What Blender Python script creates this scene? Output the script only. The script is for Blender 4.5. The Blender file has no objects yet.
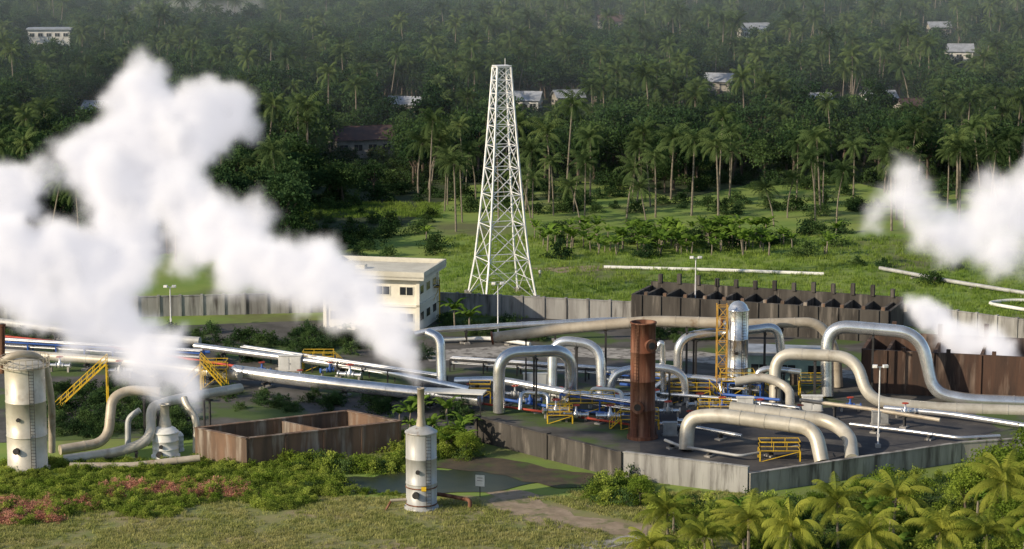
import bpy, bmesh, math, random
import numpy as np
from mathutils import Vector, Matrix, Euler, noise as mnoise
from mathutils.kdtree import KDTree
R=random.Random(7); NR=np.random.default_rng(7)
scene=bpy.context.scene
# ---------------- camera / survey helpers ----------------
F=2400.0; H=64.0; TH=math.atan(390.5/F); CT,ST=math.cos(TH),math.sin(TH)
def ray(u,v):
    k=(v-274.5)/F
    return Vector(((u-512)/F, CT-k*ST, -ST-k*CT))
def G(u,v,z=0.0):
    d=ray(u,v); t=(H-z)/(-d.z); return Vector((d.x*t,d.y*t,z))
def Q(u,v,Y):
    d=ray(u,v); t=Y/d.y; return Vector((d.x*t,Y,H+d.z*t))
def YG(v): return G(512,v).y
def S(v):
    d=ray(512,v); return F/(H/(-d.z))
def proj(p):
    x,y,z=p[0],p[1],p[2]-H
    dep=y*CT-z*ST; up=y*ST+z*CT
    return 512+F*x/dep, 274.5-F*up/dep
cam=bpy.data.cameras.new("camera"); co=bpy.data.objects.new("camera",cam); scene.collection.objects.link(co)
co.location=(0,0,H); co.rotation_euler=(math.pi/2-TH,0,0)
cam.sensor_width=36; cam.lens=F/1024*36; cam.clip_start=1; cam.clip_end=12000
scene.camera=co
scene.view_settings.view_transform='Standard'; scene.view_settings.look='None'; scene.view_settings.exposure=0
# ---------------- light ----------------
EL=math.radians(25); AZ=math.radians(-118)
w=bpy.data.worlds.new("World"); scene.world=w; w.use_nodes=True
nt=w.node_tree; bg=nt.nodes['Background']; sky=nt.nodes.new('ShaderNodeTexSky'); sky.sky_type='NISHITA'
sky.sun_disc=False; sky.sun_elevation=EL; sky.sun_rotation=AZ; nt.links.new(sky.outputs[0],bg.inputs[0]); bg.inputs[1].default_value=0.13
sd=Vector((math.sin(AZ)*math.cos(EL),math.cos(AZ)*math.cos(EL),math.sin(EL)))
L=bpy.data.lights.new("sun",'SUN'); L.energy=5.0; L.angle=math.radians(.5); L.color=(1,.85,.64)
lo=bpy.data.objects.new("sun",L); scene.collection.objects.link(lo); lo.rotation_euler=sd.to_track_quat('Z','Y').to_euler(); lo.location=(0,0,300)
# ---------------- materials ----------------
def mat(name,c1,c2=None,scale=1.0,rough=.7,metal=0.0,streak=False,bump=0.0,lo_=.38,hi=.62,c3=None,s3=.2,spec=.3,t3=(.5,.65)):
    m=bpy.data.materials.new(name); m.use_nodes=True; n=m.node_tree; N=n.nodes; K=n.links
    b=N['Principled BSDF']; b.inputs['Roughness'].default_value=rough; b.inputs['Metallic'].default_value=metal
    b.inputs['Specular IOR Level'].default_value=spec
    if c2 is None: c2=tuple(x*.7 for x in c1)
    g=N.new('ShaderNodeNewGeometry'); mp=N.new('ShaderNodeMapping'); mp.inputs['Scale'].default_value=(1,1,.12) if streak else (1,1,1)
    K.new(g.outputs['Position'],mp.inputs[0])
    def nz(sc,det):
        t=N.new('ShaderNodeTexNoise'); t.inputs['Scale'].default_value=sc; t.inputs['Detail'].default_value=det; t.inputs['Roughness'].default_value=.62
        K.new(mp.outputs[0],t.inputs['Vector']); return t.outputs[0]
    def mr(x,a,bb):
        r=N.new('ShaderNodeMapRange'); r.inputs[1].default_value=a; r.inputs[2].default_value=bb; K.new(x,r.inputs[0]); return r.outputs[0]
    def mix(f,a,bb):
        x=N.new('ShaderNodeMix'); x.data_type='RGBA'; K.new(f,x.inputs[0])
        for i,q in ((6,a),(7,bb)):
            if isinstance(q,tuple): x.inputs[i].default_value=(*q,1)
            else: K.new(q,x.inputs[i])
        return x.outputs[2]
    n1=nz(scale,6); col=mix(mr(n1,lo_,hi),c1,c2)
    if c3: col=mix(mr(nz(s3,6),t3[0],t3[1]),col,c3)
    K.new(col,b.inputs['Base Color'])
    if bump:
        bp=N.new('ShaderNodeBump'); bp.inputs['Strength'].default_value=bump; bp.inputs['Distance'].default_value=.3; K.new(n1,bp.inputs['Height']); K.new(bp.outputs[0],b.inputs['Normal'])
    return m
def leafmat(name,c1,c2,var=.35,trans=.3,ns=.12):
    m=bpy.data.materials.new(name); m.use_nodes=True; n=m.node_tree; N=n.nodes; K=n.links
    N.remove(N['Principled BSDF']); b=N.new('ShaderNodeBsdfDiffuse')
    oi=N.new('ShaderNodeObjectInfo'); g=N.new('ShaderNodeNewGeometry')
    t=N.new('ShaderNodeTexNoise'); t.inputs['Scale'].default_value=ns; t.inputs['Detail'].default_value=1; K.new(g.outputs['Position'],t.inputs['Vector'])
    r=N.new('ShaderNodeMapRange'); r.inputs[1].default_value=.3; r.inputs[2].default_value=.7; K.new(t.outputs[0],r.inputs[0])
    a=N.new('ShaderNodeMath'); a.operation='ADD'; K.new(r.outputs[0],a.inputs[0]); K.new(oi.outputs['Random'],a.inputs[1])
    h=N.new('ShaderNodeMath'); h.operation='MULTIPLY'; h.inputs[1].default_value=.5; K.new(a.outputs[0],h.inputs[0])
    x=N.new('ShaderNodeMix'); x.data_type='RGBA'; x.inputs[6].default_value=(*c1,1); x.inputs[7].default_value=(*c2,1); K.new(h.outputs[0],x.inputs[0])
    hs=N.new('ShaderNodeHueSaturation'); K.new(x.outputs[2],hs.inputs['Color'])
    v=N.new('ShaderNodeMapRange'); v.inputs[3].default_value=1-var; v.inputs[4].default_value=1+var; K.new(oi.outputs['Random'],v.inputs[0]); K.new(v.outputs[0],hs.inputs['Value'])
    K.new(hs.outputs[0],b.inputs['Color'])
    tr=N.new('ShaderNodeBsdfTranslucent'); K.new(hs.outputs[0],tr.inputs[0]); ms=N.new('ShaderNodeMixShader'); ms.inputs[0].default_value=trans
    K.new(b.outputs[0],ms.inputs[1]); K.new(tr.outputs[0],ms.inputs[2]); K.new(ms.outputs[0],N['Material Output'].inputs[0])
    return m
M={}
M['silver']=mat('aluminium_cladding',(.80,.81,.82),(.62,.62,.61),.5,.27,.8,c3=(.44,.40,.34),s3=.6,t3=(.62,.78))
M['tan']=mat('tan_paint',(.47,.42,.34),(.36,.31,.24),.6,.5,.15,c3=(.22,.15,.09),s3=.5,t3=(.58,.72))
M['beige']=mat('beige_cladding',(.56,.53,.46),(.44,.41,.34),.5,.42,.25,c3=(.30,.25,.19),s3=.4,t3=(.58,.74))
M['grey']=mat('grey_paint',(.42,.43,.43),(.3,.3,.29),.7,.5,.1)
M['rust']=mat('rusty_steel',(.16,.06,.034),(.07,.032,.02),.8,.85,.0,streak=True,c3=(.24,.125,.08),s3=1.1,bump=.15,t3=(.48,.62))
M['white']=mat('white_paint',(.75,.75,.72),(.6,.6,.57),.6,.5)
M['yellow']=mat('yellow_paint',(.75,.50,.03),(.5,.32,.03),1,.5)
M['blue']=mat('blue_paint',(.04,.12,.42),(.03,.08,.28),1,.5)
M['red']=mat('red_paint',(.45,.06,.03),(.3,.05,.03),1,.5)
M['dark']=mat('dark_steel',(.045,.045,.048),(.03,.028,.026),1,.6)
M['galv']=mat('galvanised_steel',(.80,.80,.82),(.66,.66,.67),1,.5,.1)
M['conc']=mat('weathered_concrete',(.34,.34,.33),(.22,.215,.21),.5,.9,streak=True,c3=(.08,.075,.07),s3=.9,t3=(.5,.68),bump=.1)
M['concl']=mat('light_concrete',(.40,.38,.35),(.27,.26,.24),.5,.9,streak=True,c3=(.11,.10,.09),s3=.9,t3=(.48,.64))
M['concd']=mat('stained_dark_concrete',(.085,.078,.070),(.04,.036,.033),.5,.95,streak=True,c3=(.19,.17,.15),s3=.8,t3=(.55,.7),bump=.15)
M['concb']=mat('rust_brown_concrete',(.105,.058,.04),(.045,.032,.027),.5,.95,streak=True,c3=(.19,.14,.11),s3=.8,t3=(.54,.7),bump=.15)
M['concr']=mat('rust_stained_concrete',(.20,.125,.085),(.09,.065,.05),.45,.95,streak=True,c3=(.30,.26,.22),s3=.7,t3=(.5,.66),bump=.15)
M['cream']=mat('cream_render',(.76,.73,.63),(.64,.61,.52),.4,.85)
M['housewall']=mat('old_house_wall',(.33,.31,.28),(.22,.21,.19),.6,.85)
M['roofg']=mat('pale_roof',(.62,.60,.52),(.50,.48,.41),.4,.8)
M['glass']=mat('dark_glass',(.02,.025,.03),(.03,.035,.04),1,.15,spec=.6)
M['teal']=mat('teal_panel',(.30,.42,.38),(.22,.32,.29),.6,.6)
M['roofr']=mat('rusty_sheet_roof',(.10,.06,.055),(.07,.045,.045),.6,.8)
M['roofw']=mat('zinc_roof',(.38,.41,.46),(.24,.26,.29),.5,.5,.1)
M['bark']=mat('bark',(.14,.11,.085),(.08,.065,.05),2,.95)
M['palmbark']=mat('palm_bark',(.24,.21,.17),(.15,.13,.10),2,.95)
M['skin']=mat('skin',(.33,.19,.12),None,2,.6); M['shirt']=mat('shirt_cloth',(.7,.7,.68),None,2,.9); M['jeans']=mat('trouser_cloth',(.04,.05,.09),None,2,.9)
M['hair']=mat('hair',(.015,.012,.01),None,2,.7)
M['leafD']=leafmat('leaf_dark',(.024,.058,.026),(.056,.098,.036))
M['leafM']=leafmat('leaf_mid',(.034,.076,.028),(.080,.125,.04))
M['palmD']=leafmat('palm_leaf',(.042,.080,.033),(.098,.135,.047))
M['palmB']=leafmat('palm_leaf_bright',(.14,.20,.03),(.32,.33,.06),.25,.4,ns=.5)
M['leafB']=leafmat('leaf_bright',(.11,.19,.027),(.22,.29,.045),.25,.4)
M['weed']=leafmat('weed_leaf',(.15,.24,.04),(.31,.35,.07),.35,.4,ns=.25)
M['grassb']=leafmat('grass_blade',(.26,.31,.085),(.40,.37,.16),.3,.4,ns=.15)
M['fieldb']=leafmat('field_grass_blade',(.15,.26,.045),(.24,.31,.065),.25,.4,ns=.05)
M['pink']=leafmat('reddish_shrub_leaf',(.42,.17,.13),(.56,.33,.23),.25,.4)
M['banana']=leafmat('banana_leaf',(.09,.18,.03),(.18,.27,.045),.2,.4)
M['ground']=mat('grass_ground',(.15,.24,.045),(.21,.27,.06),.09,.95,c3=(.12,.13,.055),s3=.035,t3=(.52,.66),bump=.3)
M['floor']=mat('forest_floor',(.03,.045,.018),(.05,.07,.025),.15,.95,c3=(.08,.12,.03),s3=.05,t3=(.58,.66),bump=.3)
M['lawn']=mat('dry_lawn',(.16,.19,.06),(.22,.21,.09),.30,.95,c3=(.26,.21,.13),s3=.12,t3=(.48,.66),bump=.3)
M['dirt']=mat('dirt',(.33,.26,.19),(.24,.19,.13),.6,.95,bump=.3,c3=(.14,.15,.06),s3=.5,t3=(.52,.64))
M['mud']=mat('dark_mud',(.055,.048,.033),(.09,.07,.045),.4,.8,bump=.3,c3=(.06,.09,.025),s3=.25)
M['yard']=mat('yard_gravel',(.11,.105,.10),(.062,.060,.055),.25,.95,c3=(.07,.11,.03),s3=.06,t3=(.50,.58),bump=.2)
M['asph']=mat('asphalt',(.042,.042,.048),(.085,.08,.078),.22,.9,bump=.15,c3=(.14,.13,.115),s3=.12,t3=(.56,.68))
M['water']=mat('pond_water',(.025,.035,.022),(.05,.055,.03),.1,.3,spec=.08)
# ---------------- mesh builder ----------------
class MB:
    def __init__(s): s.v=[];s.f=[];s.m=[];s.s=[]
    def add(s,vs,fs,m,sm=False):
        o=len(s.v); s.v+= [tuple(x) for x in vs]
        for f in fs: s.f.append([i+o for i in f]); s.m.append(m); s.s.append(sm)
    def box(s,c,d,m=0,rz=0.0):
        cs,sn=math.cos(rz),math.sin(rz); vs=[]
        for z in (-.5,.5):
            for x,y in ((-.5,-.5),(.5,-.5),(.5,.5),(-.5,.5)):
                X,Y=x*d[0],y*d[1]; vs.append((c[0]+X*cs-Y*sn,c[1]+X*sn+Y*cs,c[2]+z*d[2]))
        s.add(vs,[(3,2,1,0),(4,5,6,7),(0,1,5,4),(1,2,6,5),(2,3,7,6),(3,0,4,7)],m)
    def beam(s,a,b,w,m=0,n=4): s.cyl(a,b,w*.7,w*.7,n,m,sm=False)
    def cyl(s,a,b,r1,r2=None,n=16,m=0,caps=True,sm=True):
        if r2 is None:r2=r1
        a=Vector(a);b=Vector(b);d=(b-a)
        if d.length<1e-6:return
        d.normalize(); x=d.orthogonal().normalized() if abs(d.z)<.999 else Vector((1,0,0)); y=d.cross(x)
        if abs(d.z)<.99:
            y=d.cross(Vector((0,0,1))).normalized(); x=y.cross(d)
        vs=[];off=math.pi/n
        for p,r in((a,r1),(b,r2)):
            for i in range(n):
                t=2*math.pi*i/n+off; vs.append(p+x*math.cos(t)*r+y*math.sin(t)*r)
        s.add(vs,[(i,(i+1)%n,n+(i+1)%n,n+i) for i in range(n)],m,sm)
        if caps:
            s.add(vs[:n],[tuple(range(n))[::-1]],m); s.add(vs[n:],[tuple(range(n))],m)
    def lathe(s,c,prof,n=28,m=0):
        vs=[(c[0]+r*math.cos(2*math.pi*i/n),c[1]+r*math.sin(2*math.pi*i/n),c[2]+z) for r,z in prof for i in range(n)]
        s.add(vs,[(k*n+i,k*n+(i+1)%n,(k+1)*n+(i+1)%n,(k+1)*n+i) for k in range(len(prof)-1) for i in range(n)],m,True)
    def tube(s,pts,r,n=18,m=0,fil=2.0,bands=0,bm=None,caps=True,taper=None):
        P=[Vector(p) for p in pts]; out=[P[0]]
        for i in range(1,len(P)-1):
            a,b,c=P[i-1],P[i],P[i+1]; d1=(a-b);d2=(c-b); q=min(fil,d1.length*.48,d2.length*.48)
            if q<.05 or fil<=0: out.append(b);continue
            p1=b+d1.normalized()*q;p2=b+d2.normalized()*q
            for k in range(9):
                t=k/8
                out.append(p1*(1-t)**2+b*2*t*(1-t)+p2*t*t)
        out.append(P[-1])
        o2=[out[0]]
        for p in out[1:]:
            if (p-o2[-1]).length>.01:o2.append(p)
        out=o2; T=[]
        for i in range(len(out)):
            t=(out[min(i+1,len(out)-1)]-out[max(i-1,0)]).normalized();T.append(t)
        x=T[0].orthogonal().normalized();vs=[]
        for i,p in enumerate(out):
            x=(x-T[i]*x.dot(T[i])).normalized();y=T[i].cross(x); rr=r if taper is None else r+(taper-r)*i/(len(out)-1)
            for k in range(n):
                a=2*math.pi*k/n; vs.append(p+x*math.cos(a)*rr+y*math.sin(a)*rr)
        s.add(vs,[(i*n+k,i*n+(k+1)%n,(i+1)*n+(k+1)%n,(i+1)*n+k) for i in range(len(out)-1) for k in range(n)],m,True)
        if caps: s.add(vs[:n],[tuple(range(n))[::-1]],m); s.add(vs[-n:],[tuple(range(n))],m)
        if bands:
            for a,b in zip(P[:-1],P[1:]):
                Lg=(b-a).length;k=int(Lg/bands)
                for j in range(1,k+1):
                    t=j/(k+1); q=a.lerp(b,t);d=(b-a).normalized()
                    if min(t,1-t)*Lg<fil and len(P)>2: continue
                    s.cyl(q-d*.06,q+d*.06,r*1.03+.012,None,n,m if bm is None else bm)
    def make(s,name,mats,parent=None,bevel=0):
        me=bpy.data.meshes.new(name); me.from_pydata(s.v,[],s.f)
        for k in mats: me.materials.append(M[k] if isinstance(k,str) else k)
        me.polygons.foreach_set('material_index',s.m); me.polygons.foreach_set('use_smooth',s.s); me.update()
        o=bpy.data.objects.new(name,me); scene.collection.objects.link(o)
        if parent:o.parent=parent
        return o
def empty(name,loc=(0,0,0)):
    e=bpy.data.objects.new(name,None); e.empty_display_size=1; scene.collection.objects.link(e); return e
def sheet(name,poly,z,m,rag=0):
    P=[G(u,v,0) for u,v in poly]
    if rag:
        out=[]
        for a,q in zip(P,P[1:]+P[:1]):
            k=max(1,int((q-a).length/1.5)); nx=Vector((-(q-a).y,(q-a).x,0)).normalized()
            for i in range(k):
                p=a.lerp(q,i/k); out.append(p+nx*rag*mnoise.noise(p*.35))
        P=out
    b=MB(); b.add([p+Vector((0,0,z)) for p in P],[tuple(range(len(P)))],0)
    o=b.make(name,[m]); 
    if o.data.polygons[0].normal.z<0: o.data.flip_normals()
    return o
# ---------------- terrain ----------------
n=90; b=MB(); xs=[(-1+2*i/n) for i in range(n+1)]
for j in range(n+1):
    t=j/n; Y=-200+ (t**2)*7200
    for i in range(n+1):
        X=xs[i]*(600+Y*.8 if Y>0 else 600)
        hh=max(0,(Y-1500)/900); z=min(hh,1.6)**2*55*(1+.35*math.sin(X*.004+Y*.002)+.2*math.sin(X*.011))
        b.v.append((X,Y,z))
for j in range(n):
    for i in range(n):
        a=j*(n+1)+i; b.f.append([a,a+1,a+n+2,a+n+1]); b.m.append(0); b.s.append(True)
b.make('ground',['ground'])
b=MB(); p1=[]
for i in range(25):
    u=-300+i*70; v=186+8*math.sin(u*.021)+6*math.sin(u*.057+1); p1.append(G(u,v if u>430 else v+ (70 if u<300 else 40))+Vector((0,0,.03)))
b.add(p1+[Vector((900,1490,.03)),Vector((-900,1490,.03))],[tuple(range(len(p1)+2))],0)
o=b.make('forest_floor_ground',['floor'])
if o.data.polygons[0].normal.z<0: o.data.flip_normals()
sheet('plant_yard',[(-60,335),(430,316),(640,320),(1100,350),(1100,452),(960,452),(745,480),(620,478),(478,441),(200,436),(-60,445)],.03,'yard')
sheet('asphalt_yard',[(640,412),(960,405),(1000,430),(940,450),(745,472),(640,462)],.06,'asph')
sheet('service_road',[(420,352),(520,345),(700,352),(860,372),(860,380),(690,362),(520,355),(430,362)],.06,'concl')
sheet('lawn',[(-60,505),(120,500),(300,496),(420,497),(500,494),(600,500),(900,560),(700,640),(-60,640)],.03,'lawn',2)
sheet('dirt_path',[(485,493),(518,490),(548,503),(575,516),(650,527),(650,539),(545,528),(505,514),(492,505)],.05,'dirt',1.5)
sheet('pond_water',[(320,490),(340,479),(400,472),(480,470),(550,472),(560,480),(520,488),(440,494),(370,494)],.06,'water',2)
sheet('mud_bank',[(395,466),(480,455),(600,476),(620,486),(560,488),(470,470)],.08,'mud',1.5)
sheet('field_track',[(530,268),(600,266),(612,270),(560,273)],.04,'dirt',1)
sheet('concrete_path',[(545,549),(640,534),(650,538),(580,556)],.07,'concl')
# ---------------- foliage prototypes ----------------
def np_obj(name,parts):
    V=[];Fc=[];mi=[];mats=[];o=0
    for vs,fs,m in parts:
        if m not in mats: mats.append(m)
        k=mats.index(m); V.append(np.asarray(vs,dtype=float)); fs=np.asarray(fs)+o; Fc+=fs.tolist(); mi+=[k]*len(fs); o+=len(vs)
    me=bpy.data.meshes.new(name); me.from_pydata(np.concatenate(V).tolist(),[],Fc)
    for m in mats: me.materials.append(M[m])
    me.polygons.foreach_set('material_index',mi); me.update()
    return bpy.data.objects.new(name,me)
def leafquads(c,size,rng,up=.5,asp=.55):
    N=len(c); nn=rng.normal(size=(N,3)); nn[:,2]+=up; nn/=np.linalg.norm(nn,axis=1)[:,None]
    r=rng.normal(size=(N,3)); t=np.cross(nn,r); t/=np.linalg.norm(t,axis=1)[:,None]; bb=np.cross(nn,t)
    s=(size*rng.uniform(.6,1.3,N))[:,None]
    v=np.stack([c-t*s*.5,c-bb*s*asp*.5+t*s*.08,c+t*s*.5,c+bb*s*asp*.5+t*s*.08],1).reshape(-1,3)
    f=np.arange(4*N).reshape(N,4); return v,f
def tubearr(pts,r0,r1,n=6):
    b=MB(); b.tube(pts,r0,n,0,fil=0,taper=r1,caps=False); return b.v,b.f
def broadleaf(name,seed,h=10,w=8,nl=2200,ls=.5,lm='leafD',nc=34):
    rng=np.random.default_rng(seed); parts=[]
    def q(v,f,m):
        parts.append((v,f,m))
    th=h*.42; top=np.array([rng.normal()*.3,rng.normal()*.3,th])
    v,f=tubearr([(0,0,-.3),(top[0]*.5,top[1]*.5,th*.5),tuple(top)],.32*h/10,.2*h/10); q(v,f,'bark')
    cl=[]
    for i in range(nc):
        a=rng.uniform(0,2*math.pi); e=math.asin(rng.uniform(-.45,1)); rr=rng.uniform(.55,1.0)
        lob=1+.22*math.sin(3*a+seed)+.15*math.sin(5*a+seed*2)
        cl.append([math.cos(a)*math.cos(e)*w*.42*rr*lob,math.sin(a)*math.cos(e)*w*.42*rr*lob,h*.62+math.sin(e)*h*.33*rr*rng.uniform(.8,1.15)])
    cl=np.array(cl)
    for i in range(0,nc,4):
        mid=(top+cl[i])/2; mid[2]-=.2
        v,f=tubearr([tuple(top*.9),tuple(mid),tuple(cl[i])],.13*h/10,.04,5); q(v,f,'bark')
    per=nl//nc
    C=np.concatenate([c+rng.normal(size=(per,3))*np.array([1,1,.62])*w*.085*rng.uniform(.7,1.35) for c in cl])
    v,f=leafquads(C,ls,rng,.7); q(v,f,lm)
    return np_obj(name,parts)
def frond(az,el,Lf,nl,rng,droop=1.0,lw=.12,ll=.95):
    p=np.zeros(3); e=el; vs=[];fs=[]; seg=nl; ds=Lf/seg
    rach=[]
    for i in range(seg+1):
        t=i/seg; d=np.array([math.cos(az)*math.cos(e),math.sin(az)*math.cos(e),math.sin(e)]); side=np.array([-math.sin(az),math.cos(az),0])
        rach.append(p.copy())
        if t>.12:
            le=ll*(math.sin(math.pi*min(1,(t*.88+.1)))**.6)*rng.uniform(.85,1.1)
            for sg in (-1,1):
                dirv=side*sg*.78+d*.55-np.array([0,0,.42+.25*rng.random()]); dirv/=np.linalg.norm(dirv)
                m=p+dirv*le*.5; tip=p+dirv*le*.98-np.array([0,0,le*.22]); wv=d*lw*.5
                o=len(vs); vs+=[p-wv,p+wv,m+wv*.9,tip,m-wv*.9]; fs.append((o,o+1,o+2,o+4)); fs.append((o+4,o+2,o+3))
        p=p+d*ds; e-=droop*(1.5/seg)*(.4+1.2*t)
    return np.array(vs),fs,rach
def palm(name,seed,h=12,nf=20,Lf=3.6,nl=13,lw=.17,lm='palmD',ll=.95,emin=-37):
    rng=np.random.default_rng(seed); b=MB()
    lean=rng.normal(size=2)*h*.06; pts=[(lean[0]*t*t,lean[1]*t*t,h*t-.3*(1-t)) for t in (0,.25,.5,.75,1)]
    b.tube(pts,.2,7,0,fil=0,taper=.12)
    top=np.array(pts[-1])
    for i in range(nf):
        az=i*2.399+rng.normal()*.15; el=math.radians(80-(80-emin)*(i/nf)**1.1+rng.normal()*6)
        v,f,r=frond(az,el,Lf*rng.uniform(.85,1.1),nl,rng,1.0+.2*rng.random(),lw,ll)
        b.add(v+top,f,1)
        rr=[tuple(np.array(x)+top) for x in r[::3]]; b.tube(rr,.045,3,2,fil=0,taper=.015,caps=False)
    for i in range(5):
        a=i*1.3; b.lathe((top[0]+math.cos(a)*.3,top[1]+math.sin(a)*.3,top[2]-.45),[(.01,-.16),(.13,-.05),(.13,.06),(.01,.16)],6,0)
    me=bpy.data.meshes.new(name); me.from_pydata(b.v,[],b.f)
    for k in ('palmbark',lm,lm): me.materials.append(M[k])
    me.polygons.foreach_set('material_index',b.m); me.update()
    return bpy.data.objects.new(name,me)
def bush(name,seed,h=1.6,w=2.4,nl=700,ls=.22,lm='weed',nc=16):
    rng=np.random.default_rng(seed); cl=np.stack([rng.normal(size=nc)*w*.25,rng.normal(size=nc)*w*.25,rng.uniform(.15,.9,nc)*h],1)
    cl[:,2]*=np.exp(-((cl[:,0]**2+cl[:,1]**2)/(w*w*.22)))
    C=np.concatenate([c+rng.normal(size=(nl//nc,3))*np.array([1,1,.7])*w*.1 for c in cl]); C[:,2]=np.abs(C[:,2])+.03
    v,f=leafquads(C,ls,rng,.8); parts=[(v,f,lm)]
    for i in range(0,nc,3):
        v,f=tubearr([(0,0,-.1),tuple(cl[i])],.03,.01,4); parts.append((v,f,'bark'))
    return np_obj(name,parts)
def tuft(name,seed,h=.5,nb=26,lm='grassb',sp=.3):
    rng=np.random.default_rng(seed); vs=[];fs=[]
    for i in range(nb):
        x,y=rng.normal(size=2)*sp; a=rng.uniform(0,6.28); l=h*rng.uniform(.5,1.2); k=rng.uniform(.2,.7)*l; wd=.03
        px,py=-math.sin(a)*wd,math.cos(a)*wd; o=len(vs)
        vs+=[(x-px,y-py,0),(x+px,y+py,0),(x+math.cos(a)*k*.4+px*.8,y+math.sin(a)*k*.4+py*.8,l*.6),(x+math.cos(a)*k,y+math.sin(a)*k,l),(x+math.cos(a)*k*.4-px*.8,y+math.sin(a)*k*.4-py*.8,l*.6)]
        fs.append((o,o+1,o+2,o+4)); fs.append((o+4,o+2,o+3))
    me=bpy.data.meshes.new(name); me.from_pydata(vs,[],fs); me.materials.append(M[lm]); return bpy.data.objects.new(name,me)
def banana(name,seed,h=3.0):
    rng=np.random.default_rng(seed); b=MB(); b.tube([(0,0,-.1),(0.05,0,h*.5),(0,.05,h*.62)],.14,7,0,fil=0,taper=.08)
    for i in range(9):
        az=i*2.4+rng.normal()*.2; e=math.radians(rng.uniform(45,80)); p=np.array([0,0,h*.6]); Lb=h*.75*rng.uniform(.8,1.1); sg=12; vs=[];fs=[]
        side=np.array([-math.sin(az),math.cos(az),0])
        for k in range(sg+1):
            t=k/sg; d=np.array([math.cos(az)*math.cos(e),math.sin(az)*math.cos(e),math.sin(e)]); wd=.36*math.sin(math.pi*min(1,t*.93+.05))**.5*h/3
            if t<.15: wd=.03
            dz=np.array([0,0,-.25*wd]); j=rng.uniform(.8,1.05)
            vs+=[p-side*wd*j+dz,p,p+side*wd*j+dz]; p=p+d*Lb/sg; e-=(.06+.2*t)*1.0
        for k in range(sg):
            if rng.random()<.9: fs.append((3*k,3*k+1,3*k+4,3*k+3))
            if rng.random()<.9: fs.append((3*k+1,3*k+2,3*k+5,3*k+4))
        b.add(vs,fs,1)
    me=bpy.data.meshes.new(name); me.from_pydata(b.v,[],b.f)
    for k in ('palmbark','banana'): me.materials.append(M[k])
    me.polygons.foreach_set('material_index',b.m); return bpy.data.objects.new(name,me)
def coll(name,objs):
    c=bpy.data.collections.new(name)
    for o in objs:c.objects.link(o)
    return c
def scatter(name,pts,rot,scl,idx,col):
    me=bpy.data.meshes.new(name); me.from_pydata([tuple(p) for p in pts],[],[])
    a=me.attributes.new('rot','FLOAT_VECTOR','POINT'); a.data.foreach_set('vector',np.asarray(rot,dtype=np.float32).ravel())
    a=me.attributes.new('scl','FLOAT_VECTOR','POINT'); a.data.foreach_set('vector',np.asarray(scl,dtype=np.float32).ravel())
    a=me.attributes.new('idx','INT','POINT'); a.data.foreach_set('value',np.asarray(idx,dtype=np.int32))
    o=bpy.data.objects.new(name,me); scene.collection.objects.link(o)
    ng=bpy.data.node_groups.new(name,'GeometryNodeTree'); ng.interface.new_socket('Geometry',in_out='INPUT',socket_type='NodeSocketGeometry'); ng.interface.new_socket('Geometry',in_out='OUTPUT',socket_type='NodeSocketGeometry')
    N=ng.nodes;K=ng.links; gi=N.new('NodeGroupInput');go=N.new('NodeGroupOutput'); ci=N.new('GeometryNodeCollectionInfo'); ci.inputs[0].default_value=col; ci.inputs[1].default_value=True; ci.inputs[2].default_value=True
    ip=N.new('GeometryNodeInstanceOnPoints'); ip.inputs['Pick Instance'].default_value=True
    def na(t,nm):
        x=N.new('GeometryNodeInputNamedAttribute'); x.data_type=t; x.inputs[0].default_value=nm; return x.outputs[0]
    er=N.new('FunctionNodeEulerToRotation'); K.new(na('FLOAT_VECTOR','rot'),er.inputs[0])
    K.new(gi.outputs[0],ip.inputs['Points']);K.new(ci.outputs[0],ip.inputs['Instance']);K.new(na('INT','idx'),ip.inputs['Instance Index']);K.new(er.outputs[0],ip.inputs['Rotation']);K.new(na('FLOAT_VECTOR','scl'),ip.inputs['Scale']);K.new(ip.outputs[0],go.inputs[0])
    md=o.modifiers.new('scatter','NODES'); md.node_group=ng; return o
def place(name,pts,col,smin,smax,tilt=.06):
    k=len(col.objects); n=len(pts)
    if n==0:return
    rot=np.stack([NR.normal(size=n)*tilt,NR.normal(size=n)*tilt,NR.uniform(0,6.28,n)],1); s=NR.uniform(smin,smax,n); z=s*NR.uniform(.85,1.2,n)
    return scatter(name,pts,rot,np.stack([s,s,z],1),NR.integers(0,k,n),col)
C_broad=coll('tree_kinds',[broadleaf('kind_a',1),broadleaf('kind_b',2,11,7),broadleaf('kind_c',3,8.5,8.5,lm='leafM'),broadleaf('kind_d',4,10,6.5,2000,lm='leafD'),broadleaf('kind_e',5,9,9,2600,lm='leafM')])
C_palm=coll('palm_kinds',[palm('palm_a',1,12,22,4.2,lw=.2,ll=1.1),palm('palm_b',2,13.5,20,4.0,lw=.2,ll=1.1),palm('palm_c',3,10.5,24,4.4,lw=.2,ll=1.1),palm('palm_d',4,14,21,4.0,lw=.2,ll=1.1)])
C_bush=coll('bush_kinds',[bush('bush_a',1,lm='weed'),bush('bush_b',2,1.9,2.2,lm='weed'),bush('bush_c',3,1.3,2.8,lm='leafB'),bush('bush_d',4,1.8,2.6,lm='leafM')])
C_weed=coll('weed_kinds',[bush('weed_a',1,lm='weed'),bush('weed_b',2,1.5,2.6,lm='weed'),bush('weed_c',3,1.2,2.8,lm='leafB'),bush('weed_e',5,1.2,2.8,lm='weed')])
C_dbush=coll('dark_bush_kinds',[bush('dbush_a',11,3,4.5,900,.40,'leafD',22),bush('dbush_b',12,2.4,5,900,.40,'leafM',22),bush('dbush_c',13,3.6,4,900,.40,'leafM',22)])
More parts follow.
